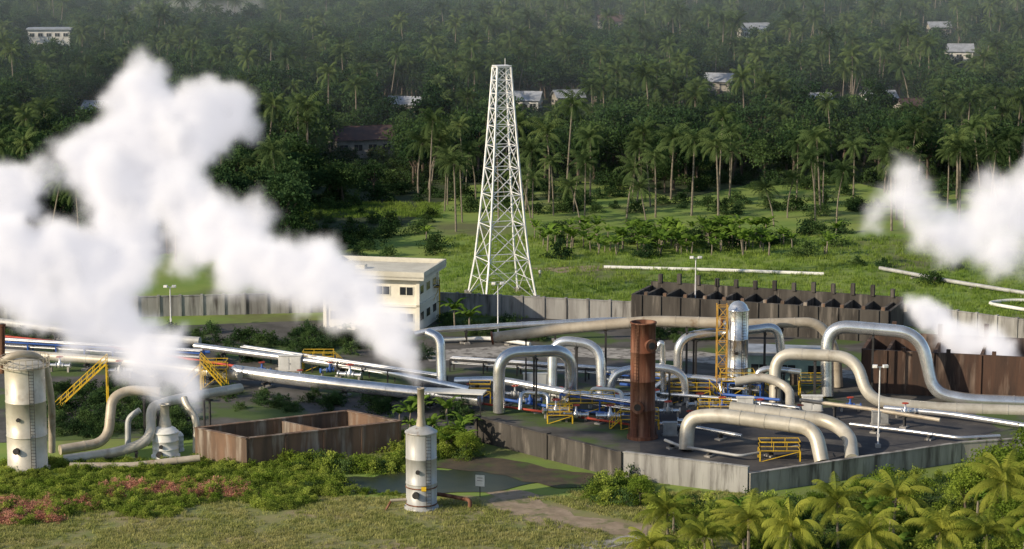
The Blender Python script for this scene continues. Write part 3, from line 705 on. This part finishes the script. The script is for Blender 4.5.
def valve(u,v,sc,m='blue'):
    c=G(u,v);b=MB(); z=1.0*sc; a=R.uniform(-.4,.4); d=Vector((math.cos(a),math.sin(a),0))
    b.cyl(c+Vector((0,0,z))-d*1.6*sc,c+Vector((0,0,z))+d*1.6*sc,.26*sc,None,12,0)
    for k in(-1.6,-.55,.55,1.6): b.cyl(c+Vector((0,0,z))+d*(k-.08)*sc,c+Vector((0,0,z))+d*(k+.08)*sc,.42*sc,None,14,1)
    b.lathe((c.x,c.y,z-.45*sc),[(.02,0),(.36*sc,.1*sc),(.46*sc,.45*sc),(.36*sc,.8*sc),(.16*sc,1.0*sc),(.12*sc,1.7*sc),(.02,1.72*sc)],14,1)
    zz=z+1.3*sc
    for k in range(12):
        t=k*math.pi/6; t2=t+math.pi/6; b.beam((c.x+math.cos(t)*.5*sc,c.y+math.sin(t)*.5*sc,zz),(c.x+math.cos(t2)*.5*sc,c.y+math.sin(t2)*.5*sc,zz),.07,2)
    for k in range(3): t=k*math.pi/3; b.beam((c.x-math.cos(t)*.5*sc,c.y-math.sin(t)*.5*sc,zz),(c.x+math.cos(t)*.5*sc,c.y+math.sin(t)*.5*sc,zz),.05,2)
    for k in(-1.3,1.3): b.box(c+d*k*sc+Vector((0,0,z*.38)),(.25,.35,z*.76),3,a)
    b.make('valve_station',['silver',m,'red','concl'])
for u,v,s_ in((556,418,1),(576,422,.9),(610,424,1),(618,408,.8),(655,408,1),(668,418,.9),(700,412,1),(708,402,.8),(722,414,.9),(760,416,.9),(800,420,.8),(690,428,.9),(530,408,.9),(515,400,.8),(470,398,.8),(350,382,1),(330,376,.8),(300,384,.8),(262,376,.8),(120,378,1),(60,372,.9),(600,400,.8),(560,402,.8),(640,404,.8),(850,412,.8),(905,418,.8)):
    valve(u,v,s_,R.choice(['blue','silver','grey','silver']))
def rack(name,A,B,h,m='blue'):
    a=G(*A);q=G(*B);d=q-a;b=MB();k=max(2,int(d.length/4));nx=Vector((-d.y,d.x,0)).normalized()*1.5
    for i in range(k+1):
        t=a+d*i/k
        for o in(Vector(),nx): b.beam(t+o,t+o+Vector((0,0,h)),.18,0)
        b.beam(t+Vector((0,0,h)),t+nx+Vector((0,0,h)),.18,0); b.beam(t+Vector((0,0,h*.6)),t+nx+Vector((0,0,h*.6)),.14,0)
    for o in(Vector(),nx): b.beam(a+o+Vector((0,0,h)),q+o+Vector((0,0,h)),.16,0)
    for j,(o,mm,rr_) in enumerate(((.15,1,.14),(.4,2,.10),(.62,1,.18),(.86,3,.09))):
        p=nx*o+Vector((0,0,h+.25)); b.cyl(a+p,q+p,rr_,None,8,mm)
        p=nx*o+Vector((0,0,h*.6+.22)); b.cyl(a+p,q+p,rr_*.8,None,8,mm)
    b.make(name,[m,'silver','white','red'])
rack('pipe_rack',(560,412),(640,424),2.2)
rack('pipe_rack',(240,362),(440,392),1.8,'dark')
rack('pipe_rack',(600,392),(760,404),2.4)
rack('pipe_rack',(0,356),(200,368),2.0)
rack('pipe_rack',(450,372),(620,384),1.6,'dark')
def cabinet(u,v,w_,h_,m):
    c=G(u,v);b=MB();b.box((c.x,c.y,.1),(w_+.3,.9,.2),2);b.box((c.x,c.y,.2+h_/2),(w_,.7,h_),0);b.box((c.x,c.y,.25+h_),(w_+.15,.9,.1),1)
    for k in(-.25,.25): b.box((c.x+k*w_,c.y-.37,.2+h_/2),(w_*.42,.05,h_*.85),1)
    b.box((c.x+.05,c.y-.41,.2+h_*.5),(.05,.06,.2),2)
    b.make('control_cabinet',[m,m,'concl'])
for u,v,a_,h_,m in((745,412,2,1.6,'white'),(812,412,2.5,1.8,'white'),(670,436,1.6,1.4,'grey'),(880,425,2,1.5,'grey'),(535,392,3,2.2,'white'),(440,402,3,1.2,'white'),(290,372,3,2,'white'),(150,360,3,2,'teal')): cabinet(u,v,a_,h_,m)
c=G(455,412);b=MB();b.box((c.x,c.y,2.6),(7.5,2.4,.18),0,-.2);b.box((c.x,c.y-.1,2.4),(7.2,.15,.25),0,-.2)
for x in(-3.4,0,3.4):
    for y in(-1,1): b.beam((c.x+x*.98+y*.2,c.y+y-x*.2,0),(c.x+x*.98+y*.2,c.y+y-x*.2,2.55),.12,1)
b.make('white_canopy',['white','dark'])
def lamp(name,u,v,vtop):
    c=G(u,v);h=Q(u,vtop,c.y).z;b=MB();b.box((c.x,c.y,.25),(.6,.6,.5),1);b.cyl((c.x,c.y,.3),(c.x,c.y,h),.12,.07,8,0)
    b.beam((c.x-.6,c.y,h),(c.x+.6,c.y,h),.07,0)
    for sg in(-1,1):
        b.box((c.x+sg*.6,c.y-.15,h+.12),(.55,.45,.32),0,.2*sg); b.box((c.x+sg*.6,c.y-.39,h+.1),(.4,.04,.2),2,.2*sg)
    b.box((c.x,c.y,1.5),(.25,.2,.4),0); b.make(name,['galv','concl','white'])
for u,v,t in((878,448,367),(695,322,258),(498,342,284),(171,330,287)): lamp('lamp_post',u,v,t)
c=G(480,497);b=MB()
b.beam((c.x,c.y,0),(c.x,c.y,2.4),.1,1);b.box((c.x,c.y-.1,1.8),(1.0,.06,1.2),0,-.3)
for z in(2.1,1.8): b.box((c.x-.01,c.y-.14,z),(.6,.02,.05),1,-.3)
b.make('sign_board',['white','dark'])
# ---------------- person ----------------
def person(u,v,shirt='shirt'):
    c=G(u,v); vs=[(0,0,.95),(0,0,1.2),(0,0,1.42),(0,0,1.52),(0,-.01,1.66),(-.1,0,.9),(-.13,0,.5),(-.15,.02,.06),(-.15,-.14,.03),(.1,0,.9),(.13,-.05,.5),(.16,0,.06),(.16,-.15,.03),(-.2,0,1.38),(-.27,.0,1.1),(-.26,-.1,.86),(-.26,-.13,.76),(.2,0,1.38),(.27,0,1.1),(.24,-.16,.9),(.22,-.22,.84)]
    ed=[(0,1),(1,2),(2,3),(3,4),(0,5),(5,6),(6,7),(7,8),(0,9),(9,10),(10,11),(11,12),(2,13),(13,14),(14,15),(15,16),(2,17),(17,18),(18,19),(19,20)]
    rd=[.15,.15,.14,.06,.1,.1,.075,.045,.04,.1,.075,.045,.04,.065,.045,.035,.035,.065,.045,.035,.035]
    me=bpy.data.meshes.new('p');me.from_pydata(vs,ed,[]);o=bpy.data.objects.new('p',me);scene.collection.objects.link(o)
    sk=o.modifiers.new('s','SKIN');o.modifiers.new('d','SUBSURF').levels=1
    for i,q in enumerate(rd): me.skin_vertices[0].data[i].radius=(q,q*.8); 
    me.skin_vertices[0].data[0].use_root=True
    dg=bpy.context.evaluated_depsgraph_get(); nm=bpy.data.meshes.new_from_object(o.evaluated_get(dg)); bpy.data.objects.remove(o)
    nm.materials.clear()
    for k in(shirt,'jeans','skin','hair'): nm.materials.append(M[k])
    for p in nm.polygons:
        q=p.center; p.use_smooth=True
        p.material_index=1 if (q.z<.96 and abs(q.x)<.21) else (3 if q.z>1.68 or (q.z>1.6 and q.y>.02) else (2 if q.z>1.5 or (abs(q.x)>.2 and q.z<1.12) else 0))
    o=bpy.data.objects.new('person',nm);scene.collection.objects.link(o);o.location=c;o.rotation_euler=(0,0,.4)
person(540,279)
# ---------------- foreground palms & trees ----------------
FP=[palm('fp_a',31,6,24,4.6,44,.075,'palmB',1.1,-20),palm('fp_b',32,5,20,4.0,40,.075,'palmB',1.05,-10),palm('fp_c',33,7,26,5.0,46,.075,'palmB',1.15,-25),palm('fp_d',34,6,18,4.4,42,.075,'palmB',1.1,5)]
def inst(proto,name,loc,sc,rz):
    o=bpy.data.objects.new(name,proto.data);scene.collection.objects.link(o);o.location=loc;o.scale=sc if hasattr(sc,'__len__') else (sc,)*3;o.rotation_euler=(R.uniform(-.05,.05),R.uniform(-.05,.05),rz);return o
for i,(u,v,vb) in enumerate(((668,512,555),(705,538,590),(748,518,565),(790,532,600),(838,502,555),(893,498,550),(872,535,595),(938,532,585),(1003,482,540),(985,535,590),(1038,515,565),(650,548,590))):
    c=G(u,vb);p=FP[(i*3)%4];h0=(6,5,7,6)[(i*3)%4];h=Q(u,v,c.y).z; s_=R.uniform(.75,1.1); inst(p,'coconut_palm',c,(s_,s_,max(.45,h/h0)),R.uniform(0,6.28))
FB=[broadleaf('fb_a',41,7,6.5,3600,.34,'leafB',40),broadleaf('fb_b',42,6,5.5,3200,.32,'leafB',36)]
for i,(u,v,s_) in enumerate(((1000,512,1.05),(966,516,.85),(1040,500,1.2),(905,515,.6),(780,525,.4),(450,452,.5),(466,458,.45),(436,450,.4),(1015,550,.8),(725,520,.4),(815,520,.45),(860,508,.55),(640,505,.45))):
    inst(FB[i%2],'leafy_tree',G(u,v),s_,R.uniform(0,6))
place('foreground_thicket',zone(420,650,1060,505,610)+zone(60,880,1060,478,500),C_bush,.6,1.3)
place('foreground_banana_plants',zone(16,650,1040,520,590)+zone(4,440,470,440,455),C_ban,.8,1.3)
# ---------------- steam ----------------
def steam_mat(name,D,emi,ns,thr,ng_=2.6,det=4):
    m=bpy.data.materials.new(name);m.use_nodes=True;N=m.node_tree.nodes;K=m.node_tree.links;N.clear();out=N.new('ShaderNodeOutputMaterial')
    vi=N.new('ShaderNodeVolumeInfo');g=N.new('ShaderNodeNewGeometry');t=N.new('ShaderNodeTexNoise');t.inputs['Scale'].default_value=ns;t.inputs['Detail'].default_value=det;t.inputs['Roughness'].default_value=.66
    K.new(g.outputs['Position'],t.inputs['Vector'])
    a=N.new('ShaderNodeMath');a.operation='MULTIPLY_ADD';K.new(t.outputs[0],a.inputs[0]);a.inputs[1].default_value=ng_;a.inputs[2].default_value=-thr
    s=N.new('ShaderNodeMath');s.operation='MULTIPLY_ADD';K.new(vi.outputs['Density'],s.inputs[0]);s.inputs[1].default_value=1.5;K.new(a.outputs[0],s.inputs[2])
    c=N.new('ShaderNodeClamp');K.new(s.outputs[0],c.inputs[0])
    e2=N.new('ShaderNodeMath');e2.operation='MULTIPLY';K.new(c.outputs[0],e2.inputs[0]);K.new(vi.outputs['Density'],e2.inputs[1])
    d=N.new('ShaderNodeMath');d.operation='MULTIPLY';K.new(e2.outputs[0],d.inputs[0]);d.inputs[1].default_value=D
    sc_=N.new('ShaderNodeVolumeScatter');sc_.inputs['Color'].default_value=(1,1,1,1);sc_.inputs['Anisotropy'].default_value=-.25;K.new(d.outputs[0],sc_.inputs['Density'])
    em=N.new('ShaderNodeEmission');em.inputs[0].default_value=(.98,.95,1,1);q=N.new('ShaderNodeMath');q.operation='MULTIPLY';q.inputs[1].default_value=emi;K.new(d.outputs[0],q.inputs[0]);K.new(q.outputs[0],em.inputs[1])  # added even glow in the vapour, stands in for multiply scattered light
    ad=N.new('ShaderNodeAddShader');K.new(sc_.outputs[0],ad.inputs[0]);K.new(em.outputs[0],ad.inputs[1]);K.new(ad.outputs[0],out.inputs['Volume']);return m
core_m=bpy.data.materials.new('steam_core');core_m.use_nodes=True
cb=core_m.node_tree.nodes['Principled BSDF'];cb.inputs['Base Color'].default_value=(.88,.88,.88,1);cb.inputs['Roughness'].default_value=1;cb.inputs['Specular IOR Level'].default_value=0
def blobs(chains,seed,rs=1.0,sat=4):
    rg=random.Random(seed);out=[]
    for ch,Y0,Y1 in chains:
        for i in range(len(ch)-1):
            a,b_=ch[i],ch[i+1]; dist=math.hypot(a[0]-b_[0],a[1]-b_[1]); k=max(1,int(dist/(max(3,min(a[2],b_[2])*.5))))
            for j in range(k):
                t=j/k; tt=(i+t)/(len(ch)-1); Yc=Y0+(Y1-Y0)*tt; r=(a[2]+(b_[2]-a[2])*t)/ (F/Yc)*rg.uniform(.7,1.0)
                p=Q(a[0]+(b_[0]-a[0])*t,a[1]+(b_[1]-a[1])*t,Yc)
                p+=Vector((rg.gauss(0,.16),rg.gauss(0,.25),rg.gauss(0,.16)))*r*min(1,r/1.2)
                out.append((p,r*rs))
                for q in range(sat):
                    d=Vector((rg.gauss(0,1),rg.gauss(0,1),rg.gauss(0,1))).normalized(); r2=r*rg.uniform(.3,.6); out.append((p+d*(r*.75),r2*rs))
    return out
def blobmesh(name,bl,inset,vox,amp=1.0,smooth=2):
    bm=bmesh.new(); kd=KDTree(len(bl))
    for i,(p,r) in enumerate(bl): kd.insert(p,i)
    kd.balance()
    for p,r in bl:
        r2=r-inset
        if r2<.1: continue
        bmesh.ops.create_icosphere(bm,subdivisions=2,radius=r2,matrix=Matrix.Translation(p))
    me=bpy.data.meshes.new(name);bm.to_mesh(me);bm.free();o=bpy.data.objects.new(name,me);scene.collection.objects.link(o)
    rm=o.modifiers.new('r','REMESH');rm.mode='VOXEL';rm.voxel_size=vox;o.modifiers.new('s','SMOOTH').iterations=smooth
    nm=bpy.data.meshes.new_from_object(o.evaluated_get(bpy.context.evaluated_depsgraph_get())); bpy.data.objects.remove(o)
    if amp>0:
        cos=[]
        for v in nm.vertices:
            p=v.co; rr_=sorted([bl[i][1] for _,i,_ in kd.find_n(p,3)])[-1]
            def bn(s,o_): return abs(mnoise.noise(p/s+Vector((o_,0,0))))*2
            d=min(3.2,.75*rr_)*(bn(5.5,0)-.25)+min(1.5,.4*rr_)*(bn(2.2,7)-.3)+min(.6,.2*rr_)*(bn(.9,3)-.3)
            cos.append(p+v.normal*d*amp)
        for v,cc in zip(nm.vertices,cos): v.co=cc
    for pl_ in nm.polygons: pl_.use_smooth=True
    nm.name=name; return nm
def steam(name,chains,seed,D=.95,emi=.40,core=True,vox=.6,band=2.2,ns=.36,thr=1.2,inset=3.0,sat=5,rmv=.5,ng_=2.9,det=4):
    e=empty(name); bl=blobs(chains,seed,1.06,sat); me=blobmesh('steam_vapour',bl,0,rmv); o=bpy.data.objects.new('steam_vapour',me);scene.collection.objects.link(o);o.parent=e
    ng=bpy.data.node_groups.new(name,'GeometryNodeTree'); ng.interface.new_socket('Geometry',in_out='INPUT',socket_type='NodeSocketGeometry'); ng.interface.new_socket('Geometry',in_out='OUTPUT',socket_type='NodeSocketGeometry')
    N=ng.nodes;K=ng.links;gi=N.new('NodeGroupInput');go=N.new('NodeGroupOutput');mv=N.new('GeometryNodeMeshToVolume');mv.resolution_mode='VOXEL_SIZE'
    mv.inputs['Density'].default_value=1;mv.inputs['Voxel Size'].default_value=vox;mv.inputs['Interior Band Width'].default_value=band
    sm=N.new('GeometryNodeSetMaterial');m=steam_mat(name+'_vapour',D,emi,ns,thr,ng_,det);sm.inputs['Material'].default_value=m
    K.new(gi.outputs[0],mv.inputs['Mesh']);K.new(mv.outputs[0],sm.inputs[0]);K.new(sm.outputs[0],go.inputs[0]);o.modifiers.new('vol','NODES').node_group=ng
    me.materials.append(m)
    if core:
        me=blobmesh('steam_core',bl,inset,.4,0,14);me.materials.append(core_m);o=bpy.data.objects.new('steam_core',me);scene.collection.objects.link(o);o.parent=e
YT=STK[1]
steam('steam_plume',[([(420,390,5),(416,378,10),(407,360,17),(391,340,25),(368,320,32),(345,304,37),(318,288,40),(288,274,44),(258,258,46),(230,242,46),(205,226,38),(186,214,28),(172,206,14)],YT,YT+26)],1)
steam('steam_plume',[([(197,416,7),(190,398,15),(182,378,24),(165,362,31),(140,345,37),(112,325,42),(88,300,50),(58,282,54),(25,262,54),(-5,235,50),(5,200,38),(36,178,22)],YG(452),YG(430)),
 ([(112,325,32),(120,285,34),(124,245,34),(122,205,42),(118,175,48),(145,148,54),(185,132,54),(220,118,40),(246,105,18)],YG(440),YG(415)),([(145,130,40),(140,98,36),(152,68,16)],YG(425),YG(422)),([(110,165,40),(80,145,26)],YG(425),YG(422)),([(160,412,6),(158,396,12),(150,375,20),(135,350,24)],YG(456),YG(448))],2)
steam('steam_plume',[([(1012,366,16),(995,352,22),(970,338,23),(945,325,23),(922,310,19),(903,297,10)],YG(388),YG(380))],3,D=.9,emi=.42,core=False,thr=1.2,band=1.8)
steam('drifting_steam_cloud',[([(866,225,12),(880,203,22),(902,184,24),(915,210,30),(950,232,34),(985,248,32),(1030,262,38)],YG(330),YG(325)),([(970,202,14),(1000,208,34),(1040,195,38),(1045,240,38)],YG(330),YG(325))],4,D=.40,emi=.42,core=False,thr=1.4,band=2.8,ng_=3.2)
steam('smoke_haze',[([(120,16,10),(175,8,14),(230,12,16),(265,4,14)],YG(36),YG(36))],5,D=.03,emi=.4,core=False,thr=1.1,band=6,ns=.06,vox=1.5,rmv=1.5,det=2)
# ---------------- valley haze ----------------
b=MB(); b.box((0,1150,40),(1500,1300,80),0)
hm=bpy.data.materials.new('valley_haze');hm.use_nodes=True;N=hm.node_tree.nodes;N.clear();o1=N.new('ShaderNodeOutputMaterial');v1=N.new('ShaderNodeVolumeScatter');v1.inputs['Color'].default_value=(.72,.86,1,1);v1.inputs['Density'].default_value=.0003;v1.inputs['Anisotropy'].default_value=0
hm.node_tree.links.new(v1.outputs[0],o1.inputs['Volume'])
b.make('valley_haze_air',[hm])
